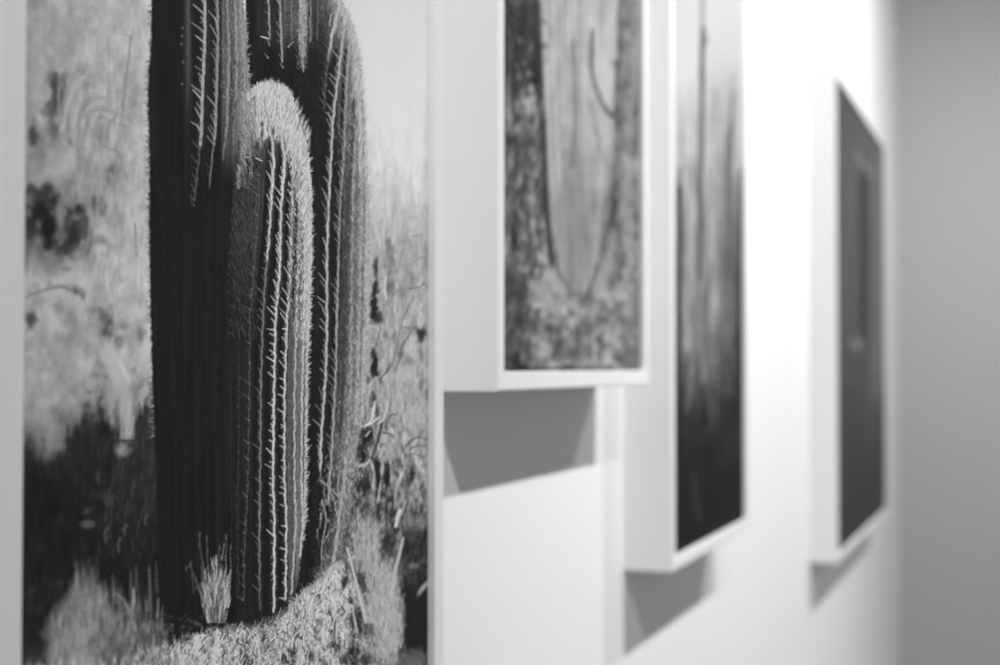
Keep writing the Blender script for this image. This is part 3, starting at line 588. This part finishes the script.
def draw_stem():
    """second print: a pale woody cactus stem tapering into stones, leaves to its left"""
    c = Canvas(495, -760, 655, 385, 2); X, Y = c.X, c.Y; rng = np.random.default_rng(17); U = rng.uniform
    n1 = c.N(22, 7, 1, 4); n2 = c.N(6, 3, 2, 3); n3 = c.N(60, 3, 3, 3); W = c.N(7, 4, 4, 3)*.6
    c.a = 104+n1*26+n2*20+np.zeros_like(X)
    c.mix(smooth(X, 616, 622), 132+n1*22+n2*12)
    c.mix((1-smooth(X, 536, 544))*(1-smooth(Y, 90, 110)), 66+n1*14+n2*14)
    c.mix((1-smooth(X, 530, 546))*smooth(Y, 240, 290), 84+n1*28+n2*22)
    c.mix(smooth(Y, 300, 330)*smooth(X, 520, 540)*.7, 128+n2*34+n1*22)
    L = np.interp(Y[:, 0], [-760, 0, 60, 130, 200, 262, 285, 302], [534, 538, 541, 545, 547.5, 556, 567, 580])[:, None]
    R = np.interp(Y[:, 0], [-760, 0, 60, 120, 170, 215, 250, 280, 303], [620, 618, 618, 616, 614, 607, 600, 592, 583])[:, None]
    st = 176+n3*18+n1*8-smooth(Y, 90, 190)*34-smooth(np.abs(X-582), 20, 0)*10*smooth(Y, 60, 160)
    m = smooth(X, L-1, L+2)*(1-smooth(X, R-2, R+1))*(1-smooth(Y, 298, 306)); c.mix(m, st); c.clip = m
    for k in range(34):
        x = U(542, 614); w = U(1, 3.5)
        c.curve([(x, -760), (x+U(-3, 3), -200), (x+U(-2, 2), 0), (x+(582-x)*.12, 140), (x+(582-x)*.55, 290)], w, w*.8, U(118, 150) if k % 2 else U(176, 196), U(.25, .5), 2, n=10)
    c.curve([(592, 30), (592, 70), (599, 96), (608, 112), (615, 112), (617, 60)], 3, 3, 96, .75, 2.5)
    c.curve([(573, 40), (575, 90), (574, 140), (571, 170)], 3, 3, 112, .6, 3)
    c.curve([(590, 100), (598, 140), (606, 165)], 3, 2, 124, .5, 3)
    for b in [(603, 70, 6, 26, 196, .6), (603, 45, 5, 12, 144, .6), (586, 140, 8, 24, 186, .5), (606, 140, 6, 24, 186, .5), (560, 60, 8, 60, 158, .5), (557, 172, 6, 24, 170, .5), (602, 180, 7, 16, 178, .6), (581, 236, 17, 44, 128, .75), (580, 205, 14, 26, 136, .5), (604, 60, 7, 36, 196, .5), (552, 80, 6, 60, 186, .4), (558, 215, 5, 30, 128, .4)]: c.blob(*b)
    c.clip = None
    for k in range(520):
        x, y = U(504, 646), U(-20, 372)
        ins = float(np.interp(y, [0, 262, 302], [543, 554, 582])) < x < float(np.interp(y, [0, 230, 302], [616, 608, 584])) and y < 302
        if ins: c.line(x, y, x+U(-1, 1), y-U(6, 20), U(.8, 1.6), .8, U(124, 196), U(.15, .4), 1.2)
        else:
            q = U(0, 1); c.blob(x, y, U(1, 3.2), U(1.5, 5), (U(150, 196) if q < .45 else U(48, 92)), U(.3, .7), ang=U(-.5, .5), wob=W)
    for k in range(400):
        c.blob(U(504, 646), U(-740, 0), U(1.5, 4), U(4, 14), U(60, 190), U(.1, .35), wob=W)
    c.curve([(539, 0), (541, 60), (545, 130), (547, 200), (551, 262)], 3, 3.4, 60, .55, 3)
    # leaves and pebbles on the left
    for b in [(506, 60, 3, 36, 58, .8), (513, 88, 5, 14, 60, .8), (508, 100, 3, 30, 150, .6), (531, 88, 4, 5, 170, .8), (530, 99, 6, 5, 164, .8), (529, 108, 5, 6, 176, .8), (534, 122, 4, 12, 140, .7), (530, 50, 3, 9, 110, .5), (516, 30, 4, 12, 92, .5), (520, 130, 3, 18, 74, .7),
              (538, 176, 6, 3, 166, .8, .5), (526, 194, 5, 4, 158, .8), (517, 205, 4, 6, 140, .7), (537, 206, 4, 9, 132, .7), (534, 226, 4, 8, 176, .8), (536, 244, 4, 8, 120, .7), (541, 257, 7, 4, 168, .8, .6), (543, 262, 6, 4, 160, .7), (545, 268, 7, 3, 62, .8, .3), (519, 214, 3, 5, 150, .7), (515, 240, 5, 26, 56, .85), (528, 222, 2.5, 20, 64, .8), (524, 250, 2, 22, 162, .7, .2), (507, 240, 3, 22, 140, .6), (526, 288, 7, 12, 56, .8), (512, 290, 6, 16, 72, .8), (514, 312, 4, 10, 136, .7), (520, 318, 7, 12, 64, .7), (508, 345, 5, 18, 60, .8), (516, 347, 7, 9, 120, .6),
              (550, 285, 10, 14, 166, .7), (556, 308, 14, 12, 174, .8), (565, 312, 4, 4, 198, .8), (538, 306, 7, 4, 176, .7), (575, 322, 8, 8, 170, .7), (545, 330, 12, 12, 156, .6), (605, 292, 6, 18, 168, .75, -.3), (613, 262, 5, 16, 160, .7), (616, 248, 4, 5, 178, .7), (596, 312, 6, 8, 160, .7), (590, 330, 8, 8, 100, .7), (586, 350, 7, 10, 92, .7), (566, 348, 6, 6, 96, .6), (612, 330, 8, 14, 176, .7), (610, 348, 5, 9, 180, .6), (600, 350, 4, 12, 76, .7), (622, 352, 5, 16, 84, .7), (628, 320, 6, 16, 104, .6), (634, 350, 6, 14, 132, .6), (619, 228, 3, 8, 78, .7), (636, 215, 3, 8, 84, .7), (633, 20, 6, 14, 116, .5), (625, 24, 4, 6, 84, .7, .7), (622, 90, 3, 20, 74, .6), (633, 90, 5, 20, 156, .5), (628, 60, 6, 20, 160, .4, .3)]:
        c.blob(*b[:6], ang=(b[6] if len(b) > 6 else 0), wob=W)
    for pts, w, v in [([(547, 268), (559, 287), (574, 304), (584, 312)], 11, 160), ([(614, 232), (608, 262), (598, 290), (590, 306)], 10, 156), ([(530, 282), (545, 300), (560, 322)], 10, 150)]:
        c.curve(pts, w*.7, w, v, .35, 7)
    for k in range(70):
        x = U(520, 628); y = U(290, 366); c.blob(x, y, U(3, 7), U(3, 9), U(160, 206) if k % 5 < 3 else U(50, 84), U(.35, .65), wob=W)
    for k in range(26):
        x = U(514, 542); y = U(95, 262); c.blob(x, y, U(2.5, 4.5), U(4, 8), U(140, 180) if k % 2 else U(46, 70), U(.4, .7), wob=W)
    c.curve([(539, 100), (541, 140), (545, 200), (549, 250)], 2.5, 3, 60, .5, 2.6)
    c.line(503, 368.5, 612, 368.5, 3.5, 2.5, 40, .75, 2)
    c.a = 116+(c.a-116)*1.22+n1*8; c.a = np.clip(c.a+c.N(1, 1, 9, 1)*4, 26, 214); return c

def draw_trunks():
    """third print: thin trunks, pale sky above, near black ground below"""
    c = Canvas(670, -780, 752, 562, 2); X, Y = c.X, c.Y; rng = np.random.default_rng(23); U = rng.uniform
    n1 = c.N(30, 4, 1, 4); n2 = c.N(10, 2.5, 2, 3)
    t = np.interp(Y[:, 0], [-780, 0, 50, 90, 140, 190, 250, 310, 370, 400, 440, 500, 562], [236, 234, 228, 212, 196, 172, 154, 140, 108, 70, 46, 36, 31])[:, None]
    c.a = t+smooth(Y, 60, 200)*(n1*26+n2*16)*(1-smooth(Y, 380, 460)*.75)+np.zeros_like(X)
    c.mix(smooth(X, 716, 740)*smooth(Y+n1*30, 150, 270)*.85, 78+n1*20-smooth(Y, 300, 420)*38)
    c.a += 10*(1-smooth(Y, 60, 130))*(1-smooth(X, 690, 705))-8*(1-smooth(Y, 80, 150))*smooth(X, 705, 715)
    for pts, w, v, al in [([(703, -780), (702.5, 0), (702, 75)], 4.4, 140, .75), ([(702.3, 40), (701.5, 120), (700, 190), (699, 280)], 5, 92, .8), ([(703, 30), (704, 44)], 6, 118, .7),
                          ([(680.5, 168), (680, 190)], 3, 110, .6), ([(680, 186), (679.5, 210), (679, 300), (678, 420)], 5, 52, .85), ([(733, 72), (732.5, 95)], 3.5, 168, .5), ([(732.5, 92), (732, 110), (731, 130)], 4.5, 134, .6), ([(731.5, 125), (730, 170), (729, 260)], 5.5, 104, .7), ([(742, 170), (741, 260), (741, 420)], 5, 46, .85),
                          ([(727, 130), (725, 220), (724, 320)], 3, 96, .6), ([(716, 90), (714, 200), (712, 330)], 7, 176, .45), ([(690, 180), (690, 280), (688, 350)], 7, 176, .55), ([(711, 260), (707, 320), (704, 372)], 2.5, 70, .6), ([(696, 280), (699, 330), (704, 380)], 5, 138, .7), ([(692, 300), (691, 360), (688, 410)], 3, 128, .6),
                          ([(694, 470), (696, 500), (700, 522)], 3, 66, .8), ([(688, 440), (692, 500)], 2, 52, .6), ([(720, 120), (719, 260)], 2, 120, .5), ([(737, 200), (736, 330)], 2.5, 140, .4)]:
        c.curve(pts, w*.8, w, v, al, 2.2)
    for k in range(160):
        x, y = U(676, 745), U(120, 430); L = U(10, 50); f_ = 1-float(smooth(y, 300, 430))*.6
        c.line(x, y, x+U(-2, 2), y-L, U(.8, 2.4), .8, (U(150, 200) if k % 2 else U(50, 100))*f_, U(.15, .4), 1.6)
    for b in [(724, 462, 3, 4, 74, .6), (713, 480, 4, 7, 50, .5), (735, 430, 4, 14, 62, .5), (700, 440, 8, 12, 58, .4)]: c.blob(*b)
    c.a = np.clip(140+(c.a-140)*1.12, 28, 236); return c

def draw_dusk():
    """fourth print: dark grey doorway like bands"""
    c = Canvas(830, 40, 895, 575, 2); X, Y = c.X, c.Y
    n1 = c.N(40, 5, 1, 3); rng = np.random.default_rng(5)
    t = np.interp(Y[:, 0], [40, 110, 160, 250, 330, 400, 470, 575], [84, 90, 98, 92, 84, 70, 56, 46])[:, None]
    c.a = t+n1*6+np.zeros_like(X)
    c.mix(smooth(X, 858, 861)*(1-smooth(X, 866, 869))*smooth(Y, 150, 180)*(1-smooth(Y, 330, 360)), 58)
    c.mix(smooth(X, 870, 874)*smooth(Y, 130, 170)*(1-smooth(Y, 360, 420))*.7, 116)
    c.curve([(855, 152), (864, 164), (874, 176)], 2.4, 2.4, 138, .8, 2); c.curve([(858, 160), (868, 176)], 2, 2, 124, .5, 2)
    c.blob(857, 344, 7, 6, 142, .8); c.blob(874, 392, 4, 10, 104, .5); c.blob(853, 380, 5, 8, 92, .4)
    return c

def toned(draw, pad=None):
    def f(px, py, Y, Z):
        return draw().sample(px, py)
    return f
tone_cactus, tone_second, tone_third, tone_fourth = toned(draw_cactus), toned(draw_stem), toned(draw_trunks), toned(draw_dusk)
# How bright bare white paper reads (linear) under the gallery lights over each print; dividing the
# grey values read from the survey photograph by it leaves the ink's own reflectance.
def paper(xs, ys, rows):
    R_ = np.array(rows)
    def f(px, py):
        cx = np.clip(np.interp(px, xs, np.arange(len(xs))), 0, len(xs)-1.001); cy = np.clip(np.interp(py, ys, np.arange(len(ys))), 0, len(ys)-1.001)
        j = cx.astype(int); i = cy.astype(int); u, v = cx-j, cy-i
        return (R_[i, j]*(1-u)+R_[i, j+1]*u)*(1-v)+(R_[i+1, j]*(1-u)+R_[i+1, j+1]*u)*v
    return f
paper_first = paper([35, 130, 230, 330, 415], [10, 170, 330, 490, 650], [[0.523, 0.553, 0.586, 0.634, 0.732], [0.501, 0.528, 0.564, 0.618, 0.702], [0.478, 0.506, 0.542, 0.594, 0.666], [0.46, 0.486, 0.523, 0.57, 0.631], [0.442, 0.469, 0.501, 0.544, 0.596]])
paper_second = paper([515, 572, 628], [10, 180, 350], [[0.939, 1.128, 1.343], [0.866, 1.007, 1.135], [0.812, 0.903, 0.991]])
paper_third = paper([685, 710, 734], [10, 130, 250, 380, 490], [[1.5, 1.546, 1.586], [1.303, 1.329, 1.366], [1.13, 1.151, 1.176], [0.973, 0.984, 0.993], [0.872, 0.874, 0.875]])
paper_fourth = paper([850, 862, 874], [160, 250, 340, 430, 500], [[1.372, 1.327, 1.214], [1.178, 1.125, 1.012], [0.993, 0.937, 0.842], [0.845, 0.785, 0.702], [0.752, 0.701, 0.633]])

# ---------------------------------------------------------------- framed photographs
DEPTH = 0.060; RECESS = 0.0055
# measuring helper: the tones were read off the photograph, taken from this spot; it maps print positions to that reading
R = fwd.to_track_quat('-Z', 'Y').to_matrix().transposed()
def survey(y, z, x):
    p = np.stack([np.broadcast_to(x, y.shape)-EYE[0], y-EYE[1], z-EYE[2]], -1) @ np.array(R).T
    return 500+FPX*p[..., 0]/-p[..., 2], 332.5-FPX*p[..., 1]/-p[..., 2]

def print_material(name, rough):
    m = D.materials.new(name); m.use_nodes = True; nt = m.node_tree; b = nt.nodes['Principled BSDF']
    a = nt.nodes.new('ShaderNodeAttribute'); a.attribute_name = 'ink'; a.attribute_type = 'GEOMETRY'
    tc = nt.nodes.new('ShaderNodeTexCoord'); n = nt.nodes.new('ShaderNodeTexNoise')
    n.inputs['Scale'].default_value = 1500; n.inputs['Detail'].default_value = 2
    nt.links.new(tc.outputs['Object'], n.inputs['Vector'])
    r = nt.nodes.new('ShaderNodeMapRange'); r.inputs['To Min'].default_value = 0.93; r.inputs['To Max'].default_value = 1.07
    mx = nt.nodes.new('ShaderNodeVectorMath'); mx.operation = 'SCALE'
    nt.links.new(n.outputs['Fac'], r.inputs['Value'])
    nt.links.new(a.outputs['Color'], mx.inputs[0]); nt.links.new(r.outputs[0], mx.inputs['Scale'])
    nt.links.new(mx.outputs[0], b.inputs['Base Color'])
    b.inputs['Roughness'].default_value = rough; b.inputs['Specular IOR Level'].default_value = 0.04
    return m

def framed(y0, y1, z0, z1, ys, zs, tone, white, label, BORDER=0.0157, name='framed_photograph'):
    root = D.objects.new(name, None); COL.objects.link(root); root.location = (0, (y0+y1)/2, z0)
    root.empty_display_size = 0.1
    root['label'] = label; root['category'] = 'framed photograph'; root['group'] = 'framed cactus and desert photographs on the white wall'
    hw = (y1-y0)/2; H = z1-z0; B = BORDER
    # frame: a mitred box profile swept round the rectangle, edges eased
    e = 0.0011
    prof = [(0.0, 0.0), (0.0, DEPTH-e), (e, DEPTH), (B-e*0.6, DEPTH), (B, DEPTH-e*0.6), (B, DEPTH-RECESS-0.004),
            (B+0.0, 0.004), (0.012, 0.0)]
    bm = bmesh.new(); rings = []
    for (cy, cz, sy, sz) in ((-hw, 0, 1, 1), (hw, 0, -1, 1), (hw, H, -1, -1), (-hw, H, 1, -1)):
        rings.append([bm.verts.new((d, cy+sy*i, cz+sz*i)) for i, d in prof])
    n = len(prof)
    for k in range(4):
        a, b = rings[k], rings[(k+1) % 4]
        for i in range(n): bm.faces.new((a[i], b[i], b[(i+1) % n], a[(i+1) % n]))
    bmesh.ops.recalc_face_normals(bm, faces=bm.faces)
    me = D.meshes.new('frame'); bm.to_mesh(me); bm.free()
    link('frame', me, M_FRAME, root)
    # backing board behind the print
    bm = bmesh.new(); bmesh.ops.create_cube(bm, size=1)
    for v in bm.verts:
        v.co = Vector((DEPTH-RECESS-0.003+v.co.x*0.0035, v.co.y*2*(hw-B), H/2+v.co.z*(H-2*B)))
    me = D.meshes.new('backing_board'); bm.to_mesh(me); bm.free(); link('backing_board', me, M_BACK, root)
    # the print: a fine sheet that carries the photograph's grey values
    ys = ys(y0+B, y1-B); zs = zs(z0+B, z1-B)
    Y, Z = np.meshgrid(ys, zs); ny, nz = len(ys), len(zs)
    px, py = survey(Y, Z, DEPTH-RECESS)
    t = tone(px, py, Y, Z)
    co = np.stack([np.full(Y.shape, DEPTH-RECESS), Y-(y0+y1)/2, Z-z0], -1).reshape(-1, 3)
    idx = np.arange(ny*nz).reshape(nz, ny)
    f = np.stack([idx[:-1, :-1], idx[:-1, 1:], idx[1:, 1:], idx[1:, :-1]], -1).reshape(-1, 4)
    me = D.meshes.new('print'); me.vertices.add(len(co)); me.vertices.foreach_set('co', co.ravel())
    me.loops.add(f.size); me.loops.foreach_set('vertex_index', f.ravel())
    me.polygons.add(len(f)); me.polygons.foreach_set('loop_start', np.arange(0, f.size, 4))
    me.update(calc_edges=True)
    a = np.minimum(lin(t)/white(px, py)*WHITE, 0.9).ravel()
    at = me.attributes.new('ink', 'FLOAT_COLOR', 'POINT')
    at.data.foreach_set('color', np.stack([a, a, a, np.ones_like(a)], -1).ravel())
    me.validate()
    link('print', me, print_material('photographic_print', 0.55), root)
    return root

def even(n): return lambda a, b: np.linspace(a, b, n)
def fine_rows(a, b):                                  # fine where the picture is finest, coarser above and below
    lo, hi = EYE[2]-0.235, EYE[2]+0.285
    return np.concatenate([np.linspace(a, lo, 70)[:-1], np.linspace(lo, hi, 1000), np.linspace(hi, b, 70)[1:]])
def even_in_photo(n):                                 # columns a little denser at the near side
    return lambda a, b: 1/np.linspace(1/(a+0.155), 1/(b+0.155), n)-0.155

framed(0.5130, 1.0106, 1.20, 1.86, even_in_photo(440), fine_rows, tone_cactus, paper_first,
       'nearest white framed print of thick ribbed cactus columns in dry scrub', 0.0170)
framed(1.1270, 1.6270, 1.4815, 2.3815, even(170), even(420), tone_second, paper_second,
       'white box framed print of a pale cactus stem, hung highest, second along the wall')
framed(1.7440, 2.2560, 1.259, 2.159, even(120), even(300), tone_third, paper_third,
       'white box framed print fading from black ground to pale sky, third along the wall')
framed(3.3450, 4.5800, 1.074, 2.1660, even(120), even(160), tone_fourth, paper_fourth,
       'farthest white framed print in dark greys, hung next to the corner')
